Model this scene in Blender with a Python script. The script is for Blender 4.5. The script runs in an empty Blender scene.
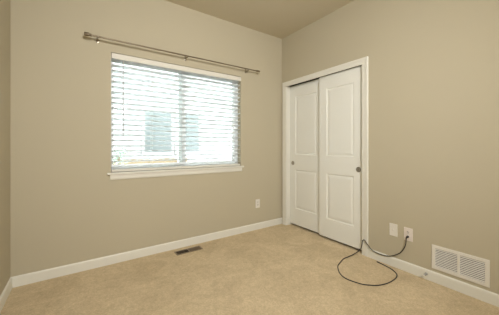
import bpy, bmesh, math, random
from mathutils import Vector, Matrix
random.seed(7)
SC = bpy.context.scene
COL = SC.collection

# ------------------------------------------------------------------ camera, sky, sun, exposure
cam_d = bpy.data.cameras.new('camera')
cam = bpy.data.objects.new('camera', cam_d)
COL.objects.link(cam)
cam_d.sensor_width = 36.0
cam_d.lens = 244.8 / 499 * 36.0
cam_d.shift_y = -11.0 / 499
cam_d.clip_start = 0.05
cam.location = (0, 0, 1.142)
cam.rotation_euler = (math.radians(90), 0, math.radians(-34.5))
SC.camera = cam

wd = bpy.data.worlds.new('sky')
SC.world = wd
wd.use_nodes = True
bg = wd.node_tree.nodes['Background']
bg.inputs['Color'].default_value = (0.93, 0.97, 1.0, 1)
bg.inputs['Strength'].default_value = 10.0

sun_d = bpy.data.lights.new('sun', 'SUN')
sun_d.energy = 1.5
sun_d.angle = math.radians(1.0)
sun_d.color = (1.0, 0.95, 0.88)
sun = bpy.data.objects.new('sun', sun_d)
COL.objects.link(sun)
sun.rotation_euler = (math.radians(40), 0, math.radians(-20))

FILL_GLOW = 47.0        # radiance of the added fill globe behind the viewer
FILL_COLOR = (0.98, 0.972, 0.96)
FILL_SPOT_POWER = 205.0      # added fill spot, out of view behind the viewer

SC.view_settings.view_transform = 'Standard'
SC.view_settings.look = 'None'
SC.view_settings.exposure = 0.44
SC.view_settings.gamma = 1.0
SC.view_settings.use_curve_mapping = False

# ------------------------------------------------------------------ dimensions (metres)
XL, XR = -0.470, 2.447        # left / right wall faces
YB, YF = 2.715, -1.80         # window wall / wall behind the camera
H = 2.732
WX0, WX1, WZ0, WZ1 = 0.238, 1.728, 0.872, 2.058     # window opening
DY0, DY1, DZ = 1.452, 2.622, 2.045                  # closet opening

# ------------------------------------------------------------------ materials
def mat(name, color, rough=0.6, metal=0.0, spec=0.5, noise=None, bump=None, var=0.08):
    m = bpy.data.materials.new(name)
    m.use_nodes = True
    nt = m.node_tree
    b = nt.nodes['Principled BSDF']
    b.inputs['Base Color'].default_value = (*color, 1)
    b.inputs['Roughness'].default_value = rough
    b.inputs['Metallic'].default_value = metal
    b.inputs['Specular IOR Level'].default_value = spec
    tc = nt.nodes.new('ShaderNodeTexCoord')
    if noise:
        n = nt.nodes.new('ShaderNodeTexNoise')
        n.inputs['Scale'].default_value = noise
        n.inputs['Detail'].default_value = 4
        nt.links.new(tc.outputs['Object'], n.inputs['Vector'])
        r = nt.nodes.new('ShaderNodeMix'); r.data_type = 'RGBA'
        r.inputs[6].default_value = (*[max(0, c * (1 - var)) for c in color], 1)
        r.inputs[7].default_value = (*[min(1, c * (1 + var)) for c in color], 1)
        nt.links.new(n.outputs['Fac'], r.inputs[0])
        nt.links.new(r.outputs[2], b.inputs['Base Color'])
    if bump:
        n2 = nt.nodes.new('ShaderNodeTexNoise')
        n2.inputs['Scale'].default_value = bump[0]
        n2.inputs['Detail'].default_value = 3
        nt.links.new(tc.outputs['Object'], n2.inputs['Vector'])
        bp = nt.nodes.new('ShaderNodeBump')
        bp.inputs['Strength'].default_value = bump[1]
        bp.inputs['Distance'].default_value = bump[2]
        nt.links.new(n2.outputs['Fac'], bp.inputs['Height'])
        nt.links.new(bp.outputs['Normal'], b.inputs['Normal'])
    return m

M = {}
WALL = (0.51, 0.458, 0.337)
M['wall'] = mat('wall_paint', WALL, 0.75, spec=0.25, noise=2.0, bump=(160, 0.12, 0.002), var=0.015)
M['ceiling'] = mat('ceiling_paint', (0.67, 0.61, 0.48), 0.9, spec=0.15, noise=2.0, bump=(110, 0.15, 0.002), var=0.015)
M['trim'] = mat('white_trim_paint', (0.77, 0.755, 0.68), 0.42, spec=0.4, noise=3, var=0.01)
M['door'] = mat('white_door_paint', (0.82, 0.82, 0.765), 0.45, spec=0.4, noise=3, bump=(90, 0.03, 0.001), var=0.01)
M['plastic'] = mat('white_plastic', (0.76, 0.73, 0.66), 0.35, spec=0.5, noise=5, var=0.01)
M['socket'] = mat('outlet_plastic', (0.76, 0.69, 0.63), 0.35, spec=0.5, noise=5, var=0.01)
M['vinyl'] = mat('window_vinyl', (0.87, 0.89, 0.90), 0.4, spec=0.4, noise=3, var=0.01)
M['valance'] = mat('blind_valance', (0.75, 0.725, 0.65), 0.5, spec=0.3, noise=3, var=0.01)
M['wand'] = mat('clear_grey_wand', (0.38, 0.38, 0.37), 0.3, spec=0.5, noise=5, var=0.02)
M['nickel'] = mat('brushed_nickel', (0.25, 0.205, 0.145), 0.42, metal=1.0, noise=60, var=0.06)
M['bright_nickel'] = mat('polished_nickel', (0.34, 0.30, 0.23), 0.36, metal=1.0, noise=60, var=0.06)
M['pull'] = mat('satin_nickel_pull', (0.36, 0.34, 0.30), 0.38, metal=1.0, noise=60, var=0.06)
M['steel'] = mat('zinc_steel', (0.42, 0.41, 0.38), 0.4, metal=1.0, noise=60, var=0.06)
M['register'] = mat('bronze_register', (0.16, 0.115, 0.07), 0.45, spec=0.4, noise=30, var=0.15)
M['register_frame'] = mat('tan_register_frame', (0.24, 0.185, 0.12), 0.45, spec=0.4, noise=30, var=0.1)
M['rubber'] = mat('black_rubber', (0.018, 0.017, 0.016), 0.5, spec=0.4, noise=40, var=0.1)
M['dark'] = mat('dark_void', (0.02, 0.018, 0.015), 0.9, spec=0.05, noise=10, var=0.1)
M['duct'] = mat('duct_shade_grey', (0.11, 0.105, 0.09), 0.7, spec=0.2, noise=10, var=0.1)
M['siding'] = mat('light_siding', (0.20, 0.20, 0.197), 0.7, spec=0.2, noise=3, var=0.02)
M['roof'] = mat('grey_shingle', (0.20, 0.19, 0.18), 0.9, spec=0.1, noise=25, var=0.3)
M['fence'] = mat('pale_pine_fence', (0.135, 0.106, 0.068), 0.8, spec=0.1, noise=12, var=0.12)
M['bounce_ground'] = mat('pale_bounce_ground', (0.60, 0.58, 0.54), 0.95, spec=0.05, noise=30, var=0.3)  # unseen ground, made pale to bounce daylight up to the slats
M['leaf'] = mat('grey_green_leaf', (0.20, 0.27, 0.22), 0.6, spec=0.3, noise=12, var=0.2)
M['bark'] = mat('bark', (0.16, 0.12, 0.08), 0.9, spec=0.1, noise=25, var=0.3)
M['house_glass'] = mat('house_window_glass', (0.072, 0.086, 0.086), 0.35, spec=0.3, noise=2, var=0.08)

def carpet_material():
    m = bpy.data.materials.new('beige_carpet'); m.use_nodes = True
    nt = m.node_tree; b = nt.nodes['Principled BSDF']
    b.inputs['Roughness'].default_value = 1.0
    b.inputs['Specular IOR Level'].default_value = 0.05
    b.inputs['Sheen Weight'].default_value = 0.25
    b.inputs['Sheen Roughness'].default_value = 0.6
    b.inputs['Sheen Tint'].default_value = (0.9, 0.75, 0.5, 1)
    tc = nt.nodes.new('ShaderNodeTexCoord')
    def noise(scale, det, rough=0.5, dist=0.0):
        n = nt.nodes.new('ShaderNodeTexNoise')
        n.inputs['Scale'].default_value = scale; n.inputs['Detail'].default_value = det
        n.inputs['Roughness'].default_value = rough; n.inputs['Distortion'].default_value = dist
        nt.links.new(tc.outputs['Object'], n.inputs['Vector']); return n
    def ramp(src, p0, p1, c0, c1):
        r = nt.nodes.new('ShaderNodeValToRGB')
        r.color_ramp.elements[0].position = p0; r.color_ramp.elements[0].color = (*c0, 1)
        r.color_ramp.elements[1].position = p1; r.color_ramp.elements[1].color = (*c1, 1)
        nt.links.new(src, r.inputs['Fac']); return r
    def mul(a, c, fac=1.0):
        x = nt.nodes.new('ShaderNodeMix'); x.data_type = 'RGBA'; x.blend_type = 'MULTIPLY'
        x.inputs[0].default_value = fac
        nt.links.new(a, x.inputs[6]); nt.links.new(c, x.inputs[7]); return x.outputs[2]
    nap = ramp(noise(3.2, 5, 0.62, 1.2).outputs['Fac'], 0.36, 0.62, CARPET_LO, CARPET_HI)
    tuft = ramp(noise(110, 3, 0.7).outputs['Fac'], 0.30, 0.68, (0.80, 0.79, 0.77), (1.12, 1.12, 1.12))
    clump = ramp(noise(26, 4, 0.7).outputs['Fac'], 0.32, 0.66, (0.91, 0.905, 0.895), (1.06, 1.06, 1.06))
    c = mul(mul(nap.outputs['Color'], tuft.outputs['Color']), clump.outputs['Color'])
    nt.links.new(c, b.inputs['Base Color'])
    bp = nt.nodes.new('ShaderNodeBump'); bp.inputs['Strength'].default_value = 0.6; bp.inputs['Distance'].default_value = 0.01
    nt.links.new(noise(170, 3, 0.7).outputs['Fac'], bp.inputs['Height'])
    nt.links.new(bp.outputs['Normal'], b.inputs['Normal'])
    return m
CARPET_LO, CARPET_HI = (0.545, 0.435, 0.282), (0.655, 0.532, 0.354)
M['carpet'] = carpet_material()

def glass_material():
    m = bpy.data.materials.new('clear_pane_glass'); m.use_nodes = True
    nt = m.node_tree
    for n in list(nt.nodes):
        if n.type != 'OUTPUT_MATERIAL': nt.nodes.remove(n)
    out = [n for n in nt.nodes if n.type == 'OUTPUT_MATERIAL'][0]
    t = nt.nodes.new('ShaderNodeBsdfTransparent'); t.inputs['Color'].default_value = (0.94, 0.965, 0.96, 1)
    g = nt.nodes.new('ShaderNodeBsdfGlossy'); g.inputs['Roughness'].default_value = 0.02
    mx = nt.nodes.new('ShaderNodeMixShader'); f = nt.nodes.new('ShaderNodeFresnel'); f.inputs['IOR'].default_value = 1.3
    nt.links.new(f.outputs[0], mx.inputs[0]); nt.links.new(t.outputs[0], mx.inputs[1]); nt.links.new(g.outputs[0], mx.inputs[2])
    nt.links.new(mx.outputs[0], out.inputs['Surface'])
    return m
M['glass'] = glass_material()

def slat_material():
    m = bpy.data.materials.new('translucent_white_slat'); m.use_nodes = True
    nt = m.node_tree
    for n in list(nt.nodes):
        if n.type != 'OUTPUT_MATERIAL': nt.nodes.remove(n)
    out = [n for n in nt.nodes if n.type == 'OUTPUT_MATERIAL'][0]
    d = nt.nodes.new('ShaderNodeBsdfDiffuse'); d.inputs['Color'].default_value = (0.87, 0.88, 0.88, 1)
    t = nt.nodes.new('ShaderNodeBsdfTranslucent'); t.inputs['Color'].default_value = (0.86, 0.89, 0.90, 1)
    mx = nt.nodes.new('ShaderNodeMixShader'); mx.inputs[0].default_value = 0.66
    nt.links.new(d.outputs[0], mx.inputs[1]); nt.links.new(t.outputs[0], mx.inputs[2])
    nt.links.new(mx.outputs[0], out.inputs['Surface'])
    return m
M['slat'] = slat_material()

def emit_material(name, color, strength):
    m = bpy.data.materials.new(name); m.use_nodes = True
    b = m.node_tree.nodes['Principled BSDF']
    b.inputs['Base Color'].default_value = (*color, 1)
    b.inputs['Emission Color'].default_value = (*color, 1)
    b.inputs['Emission Strength'].default_value = strength
    return m
M['fill_glass'] = emit_material('lit_fill_glass', FILL_COLOR, FILL_GLOW)

# ------------------------------------------------------------------ mesh helpers
def box(bm, x0, x1, y0, y1, z0, z1, bevel=0.0, seg=2):
    vs = [bm.verts.new(p) for p in ((x0,y0,z0),(x1,y0,z0),(x1,y1,z0),(x0,y1,z0),(x0,y0,z1),(x1,y0,z1),(x1,y1,z1),(x0,y1,z1))]
    fs = [bm.faces.new([vs[i] for i in q]) for q in ((3,2,1,0),(4,5,6,7),(0,1,5,4),(1,2,6,5),(2,3,7,6),(3,0,4,7))]
    if bevel:
        es = list({e for f in fs for e in f.edges})
        bmesh.ops.bevel(bm, geom=es, offset=bevel, segments=seg, profile=0.5, affect='EDGES')

def prism(bm, pts, a, b, axis):
    """extrude a 2-D outline (u,v) along an axis from a to b"""
    def P(u, v, w):
        return {'x': (w, u, v), 'y': (u, w, v), 'z': (u, v, w)}[axis]
    A = [bm.verts.new(P(u, v, a)) for u, v in pts]
    B = [bm.verts.new(P(u, v, b)) for u, v in pts]
    n = len(pts)
    bm.faces.new(A); bm.faces.new(B[::-1])
    for i in range(n):
        bm.faces.new((A[i], B[i], B[(i+1) % n], A[(i+1) % n]))

def lathe(bm, prof, origin, axis, n=32):
    """revolve (radius, along) points about an axis direction"""
    ax = Vector(axis).normalized()
    t = Vector((0, 0, 1)) if abs(ax.z) < 0.9 else Vector((1, 0, 0))
    u = ax.cross(t).normalized(); v = ax.cross(u)
    o = Vector(origin); rings = []
    for r, h in prof:
        if r < 1e-6:
            rings.append([bm.verts.new(o + ax*h)])
        else:
            rings.append([bm.verts.new(o + ax*h + (u*math.cos(2*math.pi*k/n) + v*math.sin(2*math.pi*k/n))*r) for k in range(n)])
    for a, b in zip(rings, rings[1:]):
        for k in range(n):
            k2 = (k+1) % n
            if len(a) == 1 and len(b) == 1: continue
            if len(a) == 1: bm.faces.new((a[0], b[k], b[k2]))
            elif len(b) == 1: bm.faces.new((a[k], b[0], a[k2]))
            else: bm.faces.new((a[k], b[k], b[k2], a[k2]))

def catmull(pts, sub=10):
    P = [Vector(p) for p in pts]; out = []
    for i in range(len(P)-1):
        p0, p1, p2, p3 = P[max(i-1,0)], P[i], P[i+1], P[min(i+2,len(P)-1)]
        for k in range(sub):
            t = k/sub
            out.append(0.5*((2*p1) + (p2-p0)*t + (2*p0-5*p1+4*p2-p3)*t*t + (3*p1-p0-3*p2+p3)*t**3))
    out.append(P[-1]); return out

def tube(bm, pts, r, n=10):
    P = [Vector(p) for p in pts]; rings = []; prev = None
    for i, p in enumerate(P):
        d = (P[min(i+1,len(P)-1)] - P[max(i-1,0)]).normalized()
        if prev is None:
            t = Vector((0,0,1)) if abs(d.z) < 0.9 else Vector((1,0,0)); u = d.cross(t).normalized()
        else:
            u = (prev - d*prev.dot(d)).normalized()
        prev = u; v = d.cross(u)
        rings.append([bm.verts.new(p + (u*math.cos(2*math.pi*k/n)+v*math.sin(2*math.pi*k/n))*r) for k in range(n)])
    for a, b in zip(rings, rings[1:]):
        for k in range(n):
            bm.faces.new((a[k], b[k], b[(k+1)%n], a[(k+1)%n]))
    bm.faces.new(rings[0][::-1]); bm.faces.new(rings[-1])

def obj(name, bm, m, parent=None, smooth=False):
    bmesh.ops.recalc_face_normals(bm, faces=bm.faces)
    me = bpy.data.meshes.new(name); bm.to_mesh(me); bm.free()
    me.materials.append(M[m] if isinstance(m, str) else m)
    if smooth:
        for p in me.polygons: p.use_smooth = True
        try: me.set_sharp_from_angle(angle=math.radians(40))
        except Exception: pass
    o = bpy.data.objects.new(name, me); COL.objects.link(o)
    if parent:
        o.parent = parent
        if parent.type == 'EMPTY' or True:
            # geometry is written in world coordinates: keep it there
            w = Vector((0, 0, 0)); p = parent
            while p: w += p.location; p = p.parent
            o.data.transform(Matrix.Translation(-w))
    return o

def tag(o, label, cat, group=None):
    o['label'] = label; o['category'] = cat
    if group: o['group'] = group
    return o
def thing(name, loc, label, cat, group=None):
    o = bpy.data.objects.new(name, None); COL.objects.link(o); o.location = loc
    o.empty_display_size = 0.1
    return tag(o, label, cat, group)
def struct(o, label=None, cat=None):
    o['kind'] = 'structure'
    if label: o['label'] = label; o['category'] = cat
    return o
NB = bmesh.new

# ------------------------------------------------------------------ room shell
T = 0.14
bm = NB(); box(bm, XL-T, XR+0.85, YF-T, YB+T, -0.12, 0.005)
struct(obj('floor', bm, 'carpet'), 'beige cut-pile carpet covering the bedroom floor', 'floor')
bm = NB(); box(bm, XL-T, XR+0.85, YF-T, YB+T, H, H+0.2)
struct(obj('ceiling', bm, 'ceiling'), 'beige painted ceiling above the bare room', 'ceiling')
bm = NB(); box(bm, XL-T, XL, YF-T, YB, 0, H)
struct(obj('wall_left', bm, 'wall'), 'narrow strip of beige wall left of the window wall', 'wall')
bm = NB(); box(bm, XL, XR, YF-T, YF, 0, H)
struct(obj('wall_front', bm, 'wall'), 'beige wall behind the viewer', 'wall')

def holed_slab(bm, axis, u0, u1, v0, v1, hu0, hu1, hv0, hv1, w0, w1):
    """slab in the (u, z) plane with one rectangular hole, welded rings"""
    def P(u, v, w): return (u, w, v) if axis == 'y' else (w, u, v)
    grid_u = [u0, hu0, hu1, u1]; grid_v = [v0, hv0, hv1, v1]
    V = {}
    for i, u in enumerate(grid_u):
        for j, v in enumerate(grid_v):
            for k, w in enumerate((w0, w1)):
                V[i, j, k] = bm.verts.new(P(u, v, w))
    for i in range(3):
        for j in range(3):
            if (i, j) == (1, 1): continue
            if hv0 <= v0 and j == 0: continue
            for k in (0, 1):
                bm.faces.new((V[i,j,k], V[i+1,j,k], V[i+1,j+1,k], V[i,j+1,k]))
    j0 = 1 if hv0 <= v0 else 0
    for i in range(3):
        bm.faces.new((V[i,3,0], V[i+1,3,0], V[i+1,3,1], V[i,3,1]))
        if not (hv0 <= v0 and i == 1):
            bm.faces.new((V[i,j0,0], V[i+1,j0,0], V[i+1,j0,1], V[i,j0,1]))
    for j in range(j0, 3):
        for i in (0, 3):
            bm.faces.new((V[i,j,0], V[i,j+1,0], V[i,j+1,1], V[i,j,1]))
    for i in (1, 2):
        bm.faces.new((V[i,1,0], V[i,2,0], V[i,2,1], V[i,1,1]))
    bm.faces.new((V[1,2,0], V[2,2,0], V[2,2,1], V[1,2,1]))
    if not hv0 <= v0:
        bm.faces.new((V[1,1,0], V[2,1,0], V[2,1,1], V[1,1,1]))
    loose = [v for v in bm.verts if not v.link_faces]
    bmesh.ops.delete(bm, geom=loose, context='VERTS')

bm = NB(); holed_slab(bm, 'y', XL-T, XR+0.85, 0, H, WX0, WX1, WZ0, WZ1, YB, YB+T)
struct(obj('wall_back', bm, 'wall'), 'beige wall with the window and curtain rod', 'wall')
bm = NB(); holed_slab(bm, 'x', YF-T, YB, -0.001, H, DY0, DY1, -0.001, DZ, XR, XR+0.115)
struct(obj('wall_right', bm, 'wall'), 'beige wall with the closet doors and return air grille', 'wall')
# closet cavity behind the sliding doors
bm = NB()
box(bm, XR+0.75, XR+0.85, YF-T, YB, 0, H)
box(bm, XR+0.115, XR+0.75, 0.98, 1.08, 0, H)
struct(obj('wall_closet', bm, 'wall'), 'inner walls of the closet behind the sliding doors', 'wall')

# baseboards: eased-top profile
def base_prof(face, inward):
    t = 0.014*inward
    return [(face, 0.0), (face+t, 0.0), (face+t, 0.080), (face+t*0.75, 0.087), (face+t*0.35, 0.090), (face, 0.090)]
bm = NB(); prism(bm, base_prof(YB, -1), XL, XR, 'x')
struct(obj('baseboard_back', bm, 'trim'), 'white baseboard under the window', 'baseboard')
bm = NB(); prism(bm, base_prof(XL, 1), YF, YB-0.014, 'y')
struct(obj('baseboard_left', bm, 'trim'), 'white baseboard along the left wall', 'baseboard')
bm = NB(); prism(bm, base_prof(XR, -1), YF, 1.389, 'y')
struct(obj('baseboard_right', bm, 'trim'), 'white baseboard under the grille and outlets', 'baseboard')

# closet casing with jambs, one continuous trim
def casing_prof(a, b):     # a = inner edge, b = outer edge, returns (coord, depth)
    s = 1 if b > a else -1
    w = abs(b-a)
    return [(a, 0), (a, 0.010), (a+s*0.006, 0.0125), (a+s*w*0.55, 0.0145), (a+s*w*0.72, 0.018), (b-s*0.004, 0.018), (b, 0.015), (b, 0)]
bm = NB()
rings = []
prof = casing_prof(0.0, 0.068)
iy0, iy1, iz = DY0+0.005, DY1-0.005, 2.006
for corner in range(4):
    ring = []
    for w, d in prof:
        p = {0: (iy1+w, 0.0), 1: (iy1+w, iz+w), 2: (iy0-w, iz+w), 3: (iy0-w, 0.0)}[corner]
        ring.append(bm.verts.new((XR-d, p[0], p[1])))
    rings.append(ring)
n = len(prof)
for a, b in zip(rings, rings[1:]):
    for k in range(n):
        bm.faces.new((a[k], b[k], b[(k+1) % n], a[(k+1) % n]))
bm.faces.new(rings[0]); bm.faces.new(rings[-1][::-1])
t1 = struct(obj('trim_1', bm, 'trim'), 'white casing around the closet doors', 'door trim')
bm = NB()
box(bm, XR, XR+0.115, DY1-0.012, DY1, 0, DZ); box(bm, XR, XR+0.115, DY0, DY0+0.004, 0, DZ)
obj('jamb', bm, 'trim', t1)
bm = NB()
box(bm, XR+0.026, XR+0.112, DY0+0.006, DY1-0.014, 2.014, DZ-0.001)  # shade of the gap above the leaves is put into the track's near-black
obj('track', bm, 'dark', t1)

# ------------------------------------------------------------------ closet doors: moulded two-panel sliding leaves
def door_leaf(bm, xf, y0, y1, z0, z1, stile, zpan, th=0.034):
    """leaf facing -x at xf, with recessed moulded panels at the z ranges in zpan"""
    def ringpts(y_0, y_1, z_0, z_1, x):
        return [bm.verts.new(p) for p in ((x,y_0,z_0),(x,y_1,z_0),(x,y_1,z_1),(x,y_0,z_1))]
    ys = [y0, y0+stile, y1-stile, y1]
    zs = [z0]
    for a, b in zpan: zs += [a, b]
    zs.append(z1)
    V = {(i, j): bm.verts.new((xf, y, z)) for i, y in enumerate(ys) for j, z in enumerate(zs)}
    for i in range(3):
        for j in range(len(zs)-1):
            if i == 1 and j % 2 == 1:
                prev = [V[1,j], V[2,j], V[2,j+1], V[1,j+1]]
                ya, yb, za, zb = ys[1], ys[2], zs[j], zs[j+1]
                for ins, dx in ((0.006, 0.0075), (0.016, 0.0085), (0.024, 0.0055), (0.040, 0.0030), (0.046, 0.0025)):
                    cur = ringpts(ya+ins, yb-ins, za+ins, zb-ins, xf+dx)
                    for k in range(4):
                        bm.faces.new((prev[k], prev[(k+1)%4], cur[(k+1)%4], cur[k]))
                    prev = cur
                bm.faces.new(prev)
            else:
                bm.faces.new((V[i,j], V[i+1,j], V[i+1,j+1], V[i,j+1]))
    nz = len(zs)-1
    Bk = {k: bm.verts.new((xf+th, *p)) for k, p in {(0,0): (y0,z0), (3,0): (y1,z0), (0,1): (y0,z1), (3,1): (y1,z1)}.items()}
    bm.faces.new((Bk[0,0], Bk[0,1], Bk[3,1], Bk[3,0]))
    bm.faces.new([V[0,j] for j in range(nz+1)] + [Bk[0,1], Bk[0,0]])
    bm.faces.new([V[3,j] for j in range(nz+1)] + [Bk[3,1], Bk[3,0]])
    bm.faces.new([V[i,0] for i in range(4)] + [Bk[3,0], Bk[0,0]])
    bm.faces.new([V[i,nz] for i in range(4)] + [Bk[3,1], Bk[0,1]])

def finger_pull(xf, y, z, parent):
    bm = NB()
    lathe(bm, [(0.0295, 0.0), (0.0295, 0.002), (0.0275, 0.0035), (0.0240, 0.0030), (0.0225, 0.0008), (0.0, 0.0006)], (xf, y, z), (-1, 0, 0), 36)
    return obj('finger_pull', bm, 'pull', parent, True)

ZP = [(0.262, 0.812), (1.028, 1.850)]
bm = NB(); door_leaf(bm, XR+0.026, 1.457, 2.046, 0.034, 2.009, 0.112, ZP)
d2 = struct(obj('door_2', bm, 'door'), 'front white two-panel sliding closet door, on the right, nearer the wall outlets', 'closet door')
finger_pull(XR+0.026, 1.516, 0.892, d2)
bm = NB(); door_leaf(bm, XR+0.062, 2.010, DY1-0.013, 0.034, 2.009, 0.112, ZP)
d1 = struct(obj('door_1', bm, 'door'), 'rear white two-panel sliding closet door, half behind the other, at the room corner', 'closet door')
finger_pull(XR+0.062, 2.548, 0.906, d1)

# ------------------------------------------------------------------ window
win = bpy.data.objects.new('window_1', None); COL.objects.link(win); win.location = (0.983, YB, WZ0)
struct(win, 'white horizontal sliding window with sill behind the blinds', 'window')
FY0, FY1 = YB+0.078, YB+0.135
def ring_frame(bm, x0, x1, z0, z1, w, y0, y1, bev=0.003):
    box(bm, x0, x0+w, y0, y1, z0, z1, bev); box(bm, x1-w, x1, y0, y1, z0, z1, bev)
    box(bm, x0+w-0.002, x1-w+0.002, y0+0.001, y1, z0, z0+w, bev); box(bm, x0+w-0.002, x1-w+0.002, y0+0.001, y1, z1-w, z1, bev)
bm = NB(); ring_frame(bm, WX0-0.016, WX1+0.004, WZ0+0.018, WZ1, 0.036, FY0, FY1)
obj('window_frame', bm, 'vinyl', win)
xm = 0.972
for (a, b, y0, y1) in ((WX0-0.016, xm+0.040, FY0+0.004, FY0+0.027), (xm-0.040, WX1-0.026, FY0+0.028, FY1-0.004)):
    bm = NB(); ring_frame(bm, a, b, WZ0+0.046, WZ1-0.030, 0.040, y0, y1)
    s = obj('sash', bm, 'vinyl', win)
    bm = NB(); box(bm, a+0.034, b-0.034, (y0+y1)/2-0.002, (y0+y1)/2+0.002, WZ0+0.080, WZ1-0.064)
    obj('pane', bm, 'glass', s)
bm = NB()
box(bm, WX0-0.034, WX1+0.034, YB-0.030, YB-0.0005, WZ0-0.004, WZ0+0.017, 0.005)
box(bm, WX0+0.001, WX1-0.001, YB-0.006, FY0+0.01, WZ0+0.0005, WZ0+0.017)
obj('window_sill', bm, 'trim', win)
bm = NB()
prism(bm, [(YB-0.0005, WZ0-0.005), (YB-0.016, WZ0-0.005), (YB-0.016, WZ0-0.040), (YB-0.010, WZ0-0.054), (YB-0.0005, WZ0-0.056)], WX0-0.010, WX1+0.010, 'x')
obj('apron', bm, 'trim', win)

# ------------------------------------------------------------------ blinds
BX0, BX1 = WX0+0.006, WX1-0.006
BYC = YB+0.036
bl = thing('window_blind', (0.983, BYC, WZ0+0.018), 'white horizontal slat blind with open slats hanging inside the window', 'blind')
bm = NB()
box(bm, BX0-0.003, BX1+0.003, YB-0.012, YB-0.002, 1.997, 2.050, 0.003)
box(bm, BX0-0.003, BX0+0.005, YB-0.004, YB+0.02, 1.997, 2.050); box(bm, BX1-0.005, BX1+0.003, YB-0.004, YB+0.02, 1.997, 2.050)
obj('valance', bm, 'valance', bl)
bm = NB(); box(bm, BX0+0.006, BX1-0.006, YB+0.008, YB+0.062, 2.010, 2.054, 0.002)
obj('headrail', bm, 'vinyl', bl)
PITCH, SW, TILT = 0.0525, 0.0635, math.radians(-11)
bm = NB()
nsl = 21
ztop = 1.990
for i in range(nsl):
    zc = ztop - i*PITCH
    pts_t, pts_b = [], []
    for k in range(7):
        s = -0.5 + k/6
        crown = 0.0022*(1-4*s*s)
        y = s*SW*math.cos(TILT); z = s*SW*math.sin(TILT)
        pts_t.append((BYC+y, zc+z+crown+0.0013)); pts_b.append((BYC+y, zc+z+crown-0.0013))
    prism(bm, pts_t + pts_b[::-1], BX0, BX1, 'x')
zl = ztop - (nsl-1)*PITCH
obj('slats', bm, 'slat', bl)
bm = NB(); box(bm, BX0, BX1, BYC-0.030, BYC+0.030, WZ0+0.021, WZ0+0.043, 0.004)
obj('bottom_rail', bm, 'valance', bl)
for x in (BX0+0.16, 0.62, 1.34, BX1-0.16):
    bm = NB()
    for y in (BYC-0.0335, BYC+0.0335):
        tube(bm, [(x, y, WZ0+0.03), (x, y, 2.02)], 0.0009, 5)
    obj('ladder_cord', bm, 'valance', bl)
bm = NB(); tube(bm, [(0.342, YB-0.018, 1.985), (0.342, YB-0.0185, 1.6), (0.342, YB-0.018, 1.245)], 0.0042, 8)
obj('wand', bm, 'wand', bl, True)

# ------------------------------------------------------------------ curtain rod
RY, RZ = YB-0.076, 2.151
rod = thing('curtain_rod', (0.98, RY, RZ), 'brushed nickel curtain rod mounted above the window', 'curtain rod')
bm = NB(); tube(bm, [(0.075, RY, RZ), (1.00, RY, RZ)], 0.0075, 20)
obj('outer_tube', bm, 'nickel', rod, True)
bm = NB(); tube(bm, [(0.99, RY, RZ), (1.930, RY, RZ)], 0.0065, 20)
obj('inner_tube', bm, 'nickel', rod, True)
FIN = [(0.0, 0.0), (0.013, 0.0), (0.0165, 0.003), (0.0165, 0.010), (0.0135, 0.013), (0.0135, 0.018), (0.021, 0.021), (0.021, 0.052), (0.018, 0.056), (0.0, 0.058)]
for x, d, s in ((0.078, -1, 0.80), (1.922, 1, 0.62)):
    bm = NB(); lathe(bm, [(r*s, h) for r, h in FIN], (x, RY, RZ), (d, 0, 0), 24)
    obj('finial', bm, 'nickel', rod, True)
for x in (0.128, 0.978, 1.800):
    bm = NB()
    box(bm, x-0.011, x+0.011, YB-0.004, YB-0.0005, RZ-0.034, RZ+0.020, 0.0012)
    box(bm, x-0.006, x+0.006, RY-0.004, YB-0.002, RZ-0.016, RZ-0.007, 0.002)
    pts = [(x, RY+0.0105*math.cos(a), RZ+0.0105*math.sin(a)) for a in [math.radians(d) for d in range(-200, 21, 20)]]
    tube(bm, pts, 0.0034, 8)
    tube(bm, [(x, RY-0.001, RZ-0.010), (x, RY-0.001, RZ-0.023)], 0.004, 10)
    obj('bracket', bm, 'bright_nickel', rod, True)

# ------------------------------------------------------------------ wall plates
def plate_frame(wall, c, z):
    """returns a function mapping plate coords (right, up, out) to world for a plate on a wall"""
    if wall == 'back':
        return lambda r, u, o: (c + r, YB - o, z + u)
    return lambda r, u, o: (XR - o, c - r, z + u)
def pbox(bm, f, r0, r1, u0, u1, o0, o1, bev=0.0):
    a, b = f(r0, u0, o0), f(r1, u1, o1)
    box(bm, min(a[0],b[0]), max(a[0],b[0]), min(a[1],b[1]), max(a[1],b[1]), min(a[2],b[2]), max(a[2],b[2]), bev)
def out_dir(wall): return (0, -1, 0) if wall == 'back' else (-1, 0, 0)

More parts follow.
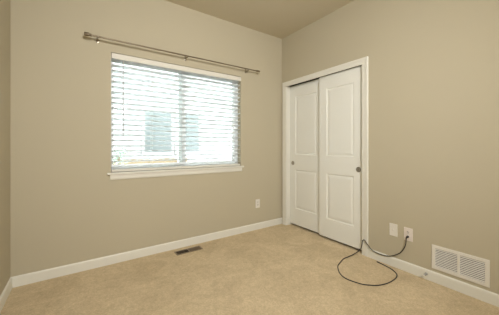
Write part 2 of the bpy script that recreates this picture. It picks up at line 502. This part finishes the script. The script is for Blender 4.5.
def duplex(wall, c, z, label, material):
    f = plate_frame(wall, c, z)
    o = thing('wall_outlet', f(0, 0, 0), label, 'outlet')
    bm = NB(); pbox(bm, f, -0.036, 0.036, -0.0585, 0.0585, 0.0, 0.0055, 0.002)
    obj('cover_plate', bm, material, o)
    for s in (-1, 1):
        bm = NB()
        prof = [(0.0165*math.cos(a)*1.02, 0.0145*math.sin(a)) for a in [2*math.pi*k/28 for k in range(28)]]
        A = [bm.verts.new(f(r, u + s*0.0195, 0.0050)) for r, u in prof]
        B = [bm.verts.new(f(r, u + s*0.0195, 0.0075)) for r, u in prof]
        bm.faces.new(B)
        for k in range(28): bm.faces.new((A[k], A[(k+1)%28], B[(k+1)%28], B[k]))
        r_ = obj('receptacle', bm, material, o)
        bm = NB()
        pbox(bm, f, -0.0085, -0.0048, s*0.0195-0.002, s*0.0195+0.0095, 0.0070, 0.0078)
        pbox(bm, f, 0.0048, 0.0085, s*0.0195-0.0005, s*0.0195+0.0075, 0.0070, 0.0078)
        lathe(bm, [(0.0028, 0.0), (0.0028, 0.0008), (0.0, 0.0008)], f(0, s*0.0195-0.0075, 0.0070), out_dir(wall), 12)
        obj('slot', bm, 'dark', r_)
    bm = NB(); lathe(bm, [(0.0035, 0.0), (0.0035, 0.001), (0.0, 0.0016)], f(0, 0, 0.0055), out_dir(wall), 14)
    obj('screw', bm, 'plastic', o)
    return o
duplex('back', 2.000, 0.357, 'small white outlet low on the window wall near the room corner', 'plastic')
duplex('right', 1.014, 0.345, 'white outlet beside the closet with the black cord plugged in', 'socket')

f = plate_frame('right', 1.142, 0.350)
cp = thing('wall_plate', f(0, 0, 0), 'white wall plate without sockets between the closet trim and the outlet', 'wall plate')
bm = NB(); pbox(bm, f, -0.036, 0.036, -0.0585, 0.0585, 0.0, 0.0055, 0.002)
obj('cover_plate', bm, 'plastic', cp)
bm = NB(); lathe(bm, [(0.0075, 0.0), (0.0075, 0.002), (0.0047, 0.0022), (0.0047, 0.009), (0.0030, 0.009), (0.0030, 0.004), (0.0, 0.004)], f(0, 0, 0.0055), (-1, 0, 0), 18)
obj('jack', bm, 'plastic', cp, True)
for u in (-0.042, 0.042):
    bm = NB(); lathe(bm, [(0.0035, 0.0), (0.0035, 0.001), (0.0, 0.0016)], f(0, u, 0.0055), (-1, 0, 0), 14)
    obj('screw', bm, 'plastic', cp)

# ------------------------------------------------------------------ return air grille
GY0, GY1, GZ0, GZ1 = 0.476, 0.833, 0.116, 0.316
gr = thing('air_grille', (XR, (GY0+GY1)/2, (GZ0+GZ1)/2), 'white louvred return air grille low on the right wall', 'vent')
bm = NB()
m_, ym = 0.026, (GY0+GY1)/2
for (a, b, c, d) in ((GY0, GY0+m_, GZ0, GZ1), (GY1-m_, GY1, GZ0, GZ1)):
    box(bm, XR-0.009, XR-0.0005, a, b, c, d, 0.0025)
for (c, d) in ((GZ0, GZ0+m_), (GZ1-m_, GZ1)):
    box(bm, XR-0.0088, XR-0.0005, GY0+m_-0.004, GY1-m_+0.004, c, d, 0.0025)
box(bm, XR-0.0085, XR-0.0005, ym-0.008, ym+0.008, GZ0+m_-0.004, GZ1-m_+0.004, 0.001)
obj('frame', bm, 'plastic', gr)
bm = NB()
nl = 11
for i in range(nl):
    z = GZ0+m_ + (i+0.5)*(GZ1-GZ0-2*m_)/nl
    for (a, b) in ((GY0+m_-0.001, ym-0.007), (ym+0.007, GY1-m_+0.001)):
        prism(bm, [(XR-0.0078, z-0.0030), (XR-0.0070, z-0.0038), (XR-0.0008, z+0.0022), (XR-0.0016, z+0.0030)], a, b, 'y')
obj('louvers', bm, 'plastic', gr)
bm = NB(); box(bm, XR-0.0006, XR-0.0002, GY0+0.01, GY1-0.01, GZ0+0.01, GZ1-0.01)  # thin grey sheet on the wall, its colour standing for shade behind the louvers
obj('duct_shade', bm, 'duct', gr)
for y in (GY0+0.012, GY1-0.012):
    bm = NB(); lathe(bm, [(0.004, 0), (0.004, 0.001), (0, 0.0018)], (XR-0.009, y, (GZ0+GZ1)/2), (-1, 0, 0), 14)
    obj('screw', bm, 'plastic', gr)

# ------------------------------------------------------------------ floor register
RX0, RX1, RY0, RY1, RB = 0.822, 1.112, 2.528, 2.628, 0.005
fr = thing('floor_register', ((RX0+RX1)/2, (RY0+RY1)/2, RB), 'brown metal floor register in the carpet under the window', 'vent')
bm = NB()
w = 0.012
box(bm, RX0, RX1, RY0, RY0+w, RB, RB+0.006, 0.0015); box(bm, RX0, RX1, RY1-w, RY1, RB, RB+0.006, 0.0015)
box(bm, RX0, RX0+w, RY0+w-0.002, RY1-w+0.002, RB, RB+0.0059, 0.0015); box(bm, RX1-w, RX1, RY0+w-0.002, RY1-w+0.002, RB, RB+0.0059, 0.0015)
xm2 = (RX0+RX1)/2
box(bm, xm2-0.004, xm2+0.004, RY0+w-0.002, RY1-w+0.002, RB, RB+0.0056)
obj('frame', bm, 'register_frame', fr)
bm = NB()
n = 11
for s_, xa in ((-1, RX0+w), (1, xm2+0.004)):       # the two banks throw air to opposite sides
    for i in range(n):
        xc = xa + (i+0.5)*((RX1-RX0)/2-w-0.004)/n
        dx = 0.0028*s_
        vs = [bm.verts.new((x_, y_, z_)) for y_ in (RY0+w-0.001, RY1-w+0.001) for x_, z_ in ((xc-dx-0.0009, RB+0.0004), (xc-dx+0.0009, RB+0.0004), (xc+dx+0.0009, RB+0.0050), (xc+dx-0.0009, RB+0.0050))]
        for q in ((0,1,2,3), (7,6,5,4), (0,4,5,1), (1,5,6,2), (2,6,7,3), (3,7,4,0)): bm.faces.new([vs[k] for k in q])
obj('louvers', bm, 'register', fr)
bm = NB(); box(bm, RX0+w-0.002, RX1-w+0.002, RY0+w-0.002, RY1-w+0.002, RB-0.0002, RB+0.0004)  # near-black sheet on the carpet, painted as the shade below the louvers
obj('duct_shade', bm, 'dark', fr)
bm = NB(); box(bm, RX1-w-0.05, RX1-w-0.03, RY0+0.02, RY0+0.026, RB+0.004, RB+0.012, 0.001)
obj('damper_lever', bm, 'register', fr)

# ------------------------------------------------------------------ door stop on the right baseboard
DX, DYS, DZS = XR-0.014, 0.869, 0.054
ds = thing('door_stop', (DX, DYS, DZS), 'small spring door stop on the baseboard beside the grille', 'door stop')
bm = NB(); lathe(bm, [(0.0, 0.0005), (0.011, 0.0005), (0.011, 0.003), (0.007, 0.007), (0.0, 0.007)], (DX, DYS, DZS), (-1, 0, 0), 20)
obj('base', bm, 'steel', ds, True)
bm = NB()
tube(bm, [(DX-0.006-0.045*t/140, DYS+0.0062*math.cos(t*0.45), DZS+0.0062*math.sin(t*0.45)) for t in range(141)], 0.0013, 6)
obj('spring', bm, 'steel', ds, True)
bm = NB(); lathe(bm, [(0.0, 0.0), (0.0075, 0.0), (0.0085, 0.004), (0.0085, 0.012), (0.006, 0.016), (0.0, 0.0165)], (DX-0.050, DYS, DZS), (-1, 0, 0), 20)
obj('rubber_tip', bm, 'plastic', ds, True)

# ------------------------------------------------------------------ power cord
cord = thing('power_cord', (XR-0.0079, 1.014, 0.325), 'black cord hanging from the outlet and looping on the carpet', 'cord')
CORD = [(2.414, 1.014, 0.3255), (2.408, 1.015, 0.318), (2.412, 1.018, 0.298), (2.416, 1.024, 0.260), (2.418, 1.037, 0.219), (2.419, 1.060, 0.179), (2.420, 1.088, 0.148),
        (2.420, 1.162, 0.100), (2.420, 1.256, 0.083), (2.420, 1.333, 0.096), (2.419, 1.386, 0.140), (2.416, 1.412, 0.170), (2.409, 1.420, 0.175), (2.402, 1.428, 0.160),
        (2.397, 1.431, 0.123), (2.375, 1.435, 0.083), (2.325, 1.452, 0.049), (2.265, 1.481, 0.022), (2.200, 1.498, 0.0105),
        (2.149, 1.490, 0.009), (2.025, 1.448, 0.009), (1.975, 1.415, 0.009), (1.905, 1.345, 0.009), (1.873, 1.265, 0.009), (1.896, 1.153, 0.009), (1.944, 1.092, 0.009),
        (2.003, 1.050, 0.009), (2.095, 1.024, 0.009), (2.184, 1.020, 0.009), (2.255, 1.028, 0.009), (2.312, 1.055, 0.009), (2.362, 1.119, 0.009), (2.386, 1.201, 0.009), (2.394, 1.268, 0.009)]
bm = NB(); tube(bm, catmull(CORD, 8), 0.0042, 10)
obj('cable', bm, 'rubber', cord, True)
bm = NB(); box(bm, XR-0.028, XR-0.0080, 1.014-0.008, 1.014+0.008, 0.3255-0.0075, 0.3255+0.0075, 0.003)
lathe(bm, [(0.006, 0.0), (0.005, 0.008), (0.0, 0.008)], (XR-0.027, 1.014, 0.3255), (-1, 0, 0), 14)
obj('plug', bm, 'rubber', cord)
bm = NB(); tube(bm, [(2.391, 1.245, 0.0105), (2.394, 1.272, 0.0105)], 0.0055, 12)
obj('connector', bm, 'rubber', cord)

# ------------------------------------------------------------------ added fill light: globe pendant, out of the frame
LX, LY, LZ = 0.75, -0.80, 2.00
cl = thing('fill_pendant', (LX, LY, H), 'added fill light, an unseen white globe pendant behind the viewer', 'lamp')
bm = NB(); lathe(bm, [(0.0, 0.0), (0.06, 0.0), (0.06, 0.010), (0.045, 0.022), (0.0, 0.022)], (LX, LY, H-0.0005), (0, 0, -1), 32)
obj('canopy', bm, 'plastic', cl, True)
bm = NB(); tube(bm, [(LX, LY, H-0.02), (LX, LY, LZ+0.15)], 0.004, 10)
obj('cord', bm, 'rubber', cl, True)
bm = NB(); lathe(bm, [(0.025, 0.17), (0.03, 0.165), (0.03, 0.135), (0.0, 0.135)], (LX, LY, LZ), (0, 0, 1), 24)
obj('socket', bm, 'nickel', cl, True)
bm = NB(); lathe(bm, [(0.14*math.sin(math.pi*k/20)+1e-7, 0.14*math.cos(math.pi*k/20)) for k in range(21)], (LX, LY, LZ), (0, 0, 1), 36)
obj('globe', bm, 'fill_glass', cl, True)

# added fill spotlight, unseen behind the viewer, its head turned to the window wall
SX, SY, SZ = 0.35, -0.75, 2.50
AIM = Vector((1.45, 2.70, 1.05))
sl = thing('fill_spotlight', (SX, SY, H), 'added fill light, an unseen white spotlight behind the viewer turned to the window wall', 'lamp')
bm = NB(); lathe(bm, [(0.0, 0.0), (0.06, 0.0), (0.06, 0.012), (0.050, 0.022), (0.0, 0.022)], (SX, SY, H-0.0005), (0, 0, -1), 32)
obj('canopy', bm, 'plastic', sl, True)
bm = NB(); tube(bm, [(SX, SY, H-0.02), (SX, SY, SZ)], 0.007, 12)
obj('stem', bm, 'nickel', sl, True)
sd = (AIM - Vector((SX, SY, SZ))).normalized()
bm = NB(); lathe(bm, [(0.0, -0.09), (0.04, -0.085), (0.06, -0.05), (0.09, 0.06), (0.086, 0.06), (0.055, -0.04), (0.0, -0.05)], (SX, SY, SZ), sd, 32)
obj('shade', bm, 'plastic', sl, True)
ld = bpy.data.lights.new('fill_spot_light', 'SPOT'); ld.energy = FILL_SPOT_POWER; ld.color = FILL_COLOR
ld.spot_size = math.radians(110); ld.spot_blend = 1.0; ld.shadow_soft_size = 0.20
lo = bpy.data.objects.new('fill_spot_light', ld); COL.objects.link(lo); lo.parent = sl
lo.location = Vector((SX, SY, SZ)) + sd*0.075 - Vector((SX, SY, H))
lo.rotation_euler = sd.to_track_quat('-Z', 'Y').to_euler()

# ------------------------------------------------------------------ outside: pale bounce ground, fence, neighbour's house, young tree
bm = NB(); box(bm, -14, 16, YB+T+0.001, 24, -0.65, -0.5)
struct(obj('ground', bm, 'bounce_ground'), 'unseen side yard outside the window, made pale to bounce light up', 'ground')
NY = 7.0
hs = thing('neighbor_house', (1.0, NY, -0.5), 'white sided house seen through the blind across the yard', 'house')
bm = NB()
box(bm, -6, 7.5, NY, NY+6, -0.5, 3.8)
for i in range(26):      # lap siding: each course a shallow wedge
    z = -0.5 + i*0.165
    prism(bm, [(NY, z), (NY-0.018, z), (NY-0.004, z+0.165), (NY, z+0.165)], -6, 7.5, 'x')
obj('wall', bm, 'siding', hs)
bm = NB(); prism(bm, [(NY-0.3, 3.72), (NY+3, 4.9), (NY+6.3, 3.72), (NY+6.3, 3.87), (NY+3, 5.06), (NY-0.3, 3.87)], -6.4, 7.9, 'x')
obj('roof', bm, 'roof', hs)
def house_window(x0, x1, z0, z1):
    bm = NB()
    ring_frame(bm, x0-0.07, x1+0.07, z0-0.07, z1+0.07, 0.075, NY-0.045, NY-0.001, 0.004)
    wf = obj('window', bm, 'siding', hs)
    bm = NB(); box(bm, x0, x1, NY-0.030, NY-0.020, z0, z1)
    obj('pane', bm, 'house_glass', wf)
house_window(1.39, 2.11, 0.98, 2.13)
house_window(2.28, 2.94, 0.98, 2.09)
fn = thing('wooden_fence', (0.6, 5.6, -0.5), 'pale wooden fence seen low through the blind in front of the white house', 'fence')
bm = NB()
x = -2.2
while x < 2.05:
    h_ = 0.87 + random.uniform(-0.008, 0.008)
    prism(bm, [(x, -0.5), (x+0.132, -0.5), (x+0.132, h_-0.03), (x+0.10, h_), (x+0.032, h_), (x, h_-0.03)], 5.590, 5.608, 'y')
    x += 0.138
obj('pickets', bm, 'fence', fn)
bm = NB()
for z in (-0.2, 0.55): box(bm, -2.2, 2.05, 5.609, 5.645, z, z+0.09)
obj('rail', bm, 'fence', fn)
tr = thing('young_tree', (0.50, 4.5, -0.5), 'small grey-green young tree at the lower left of the window', 'tree')
bm = NB(); tube(bm, catmull([(0.50, 4.5, -0.5), (0.51, 4.5, 0.0), (0.50, 4.51, 0.5), (0.505, 4.5, 1.0)], 4), 0.014, 8)
for a in range(7):
    an = a*0.9; z = 0.62 + 0.055*a
    tube(bm, [(0.50, 4.505, z), (0.50+0.16*math.cos(an), 4.505+0.16*math.sin(an), z+0.09)], 0.004, 6)
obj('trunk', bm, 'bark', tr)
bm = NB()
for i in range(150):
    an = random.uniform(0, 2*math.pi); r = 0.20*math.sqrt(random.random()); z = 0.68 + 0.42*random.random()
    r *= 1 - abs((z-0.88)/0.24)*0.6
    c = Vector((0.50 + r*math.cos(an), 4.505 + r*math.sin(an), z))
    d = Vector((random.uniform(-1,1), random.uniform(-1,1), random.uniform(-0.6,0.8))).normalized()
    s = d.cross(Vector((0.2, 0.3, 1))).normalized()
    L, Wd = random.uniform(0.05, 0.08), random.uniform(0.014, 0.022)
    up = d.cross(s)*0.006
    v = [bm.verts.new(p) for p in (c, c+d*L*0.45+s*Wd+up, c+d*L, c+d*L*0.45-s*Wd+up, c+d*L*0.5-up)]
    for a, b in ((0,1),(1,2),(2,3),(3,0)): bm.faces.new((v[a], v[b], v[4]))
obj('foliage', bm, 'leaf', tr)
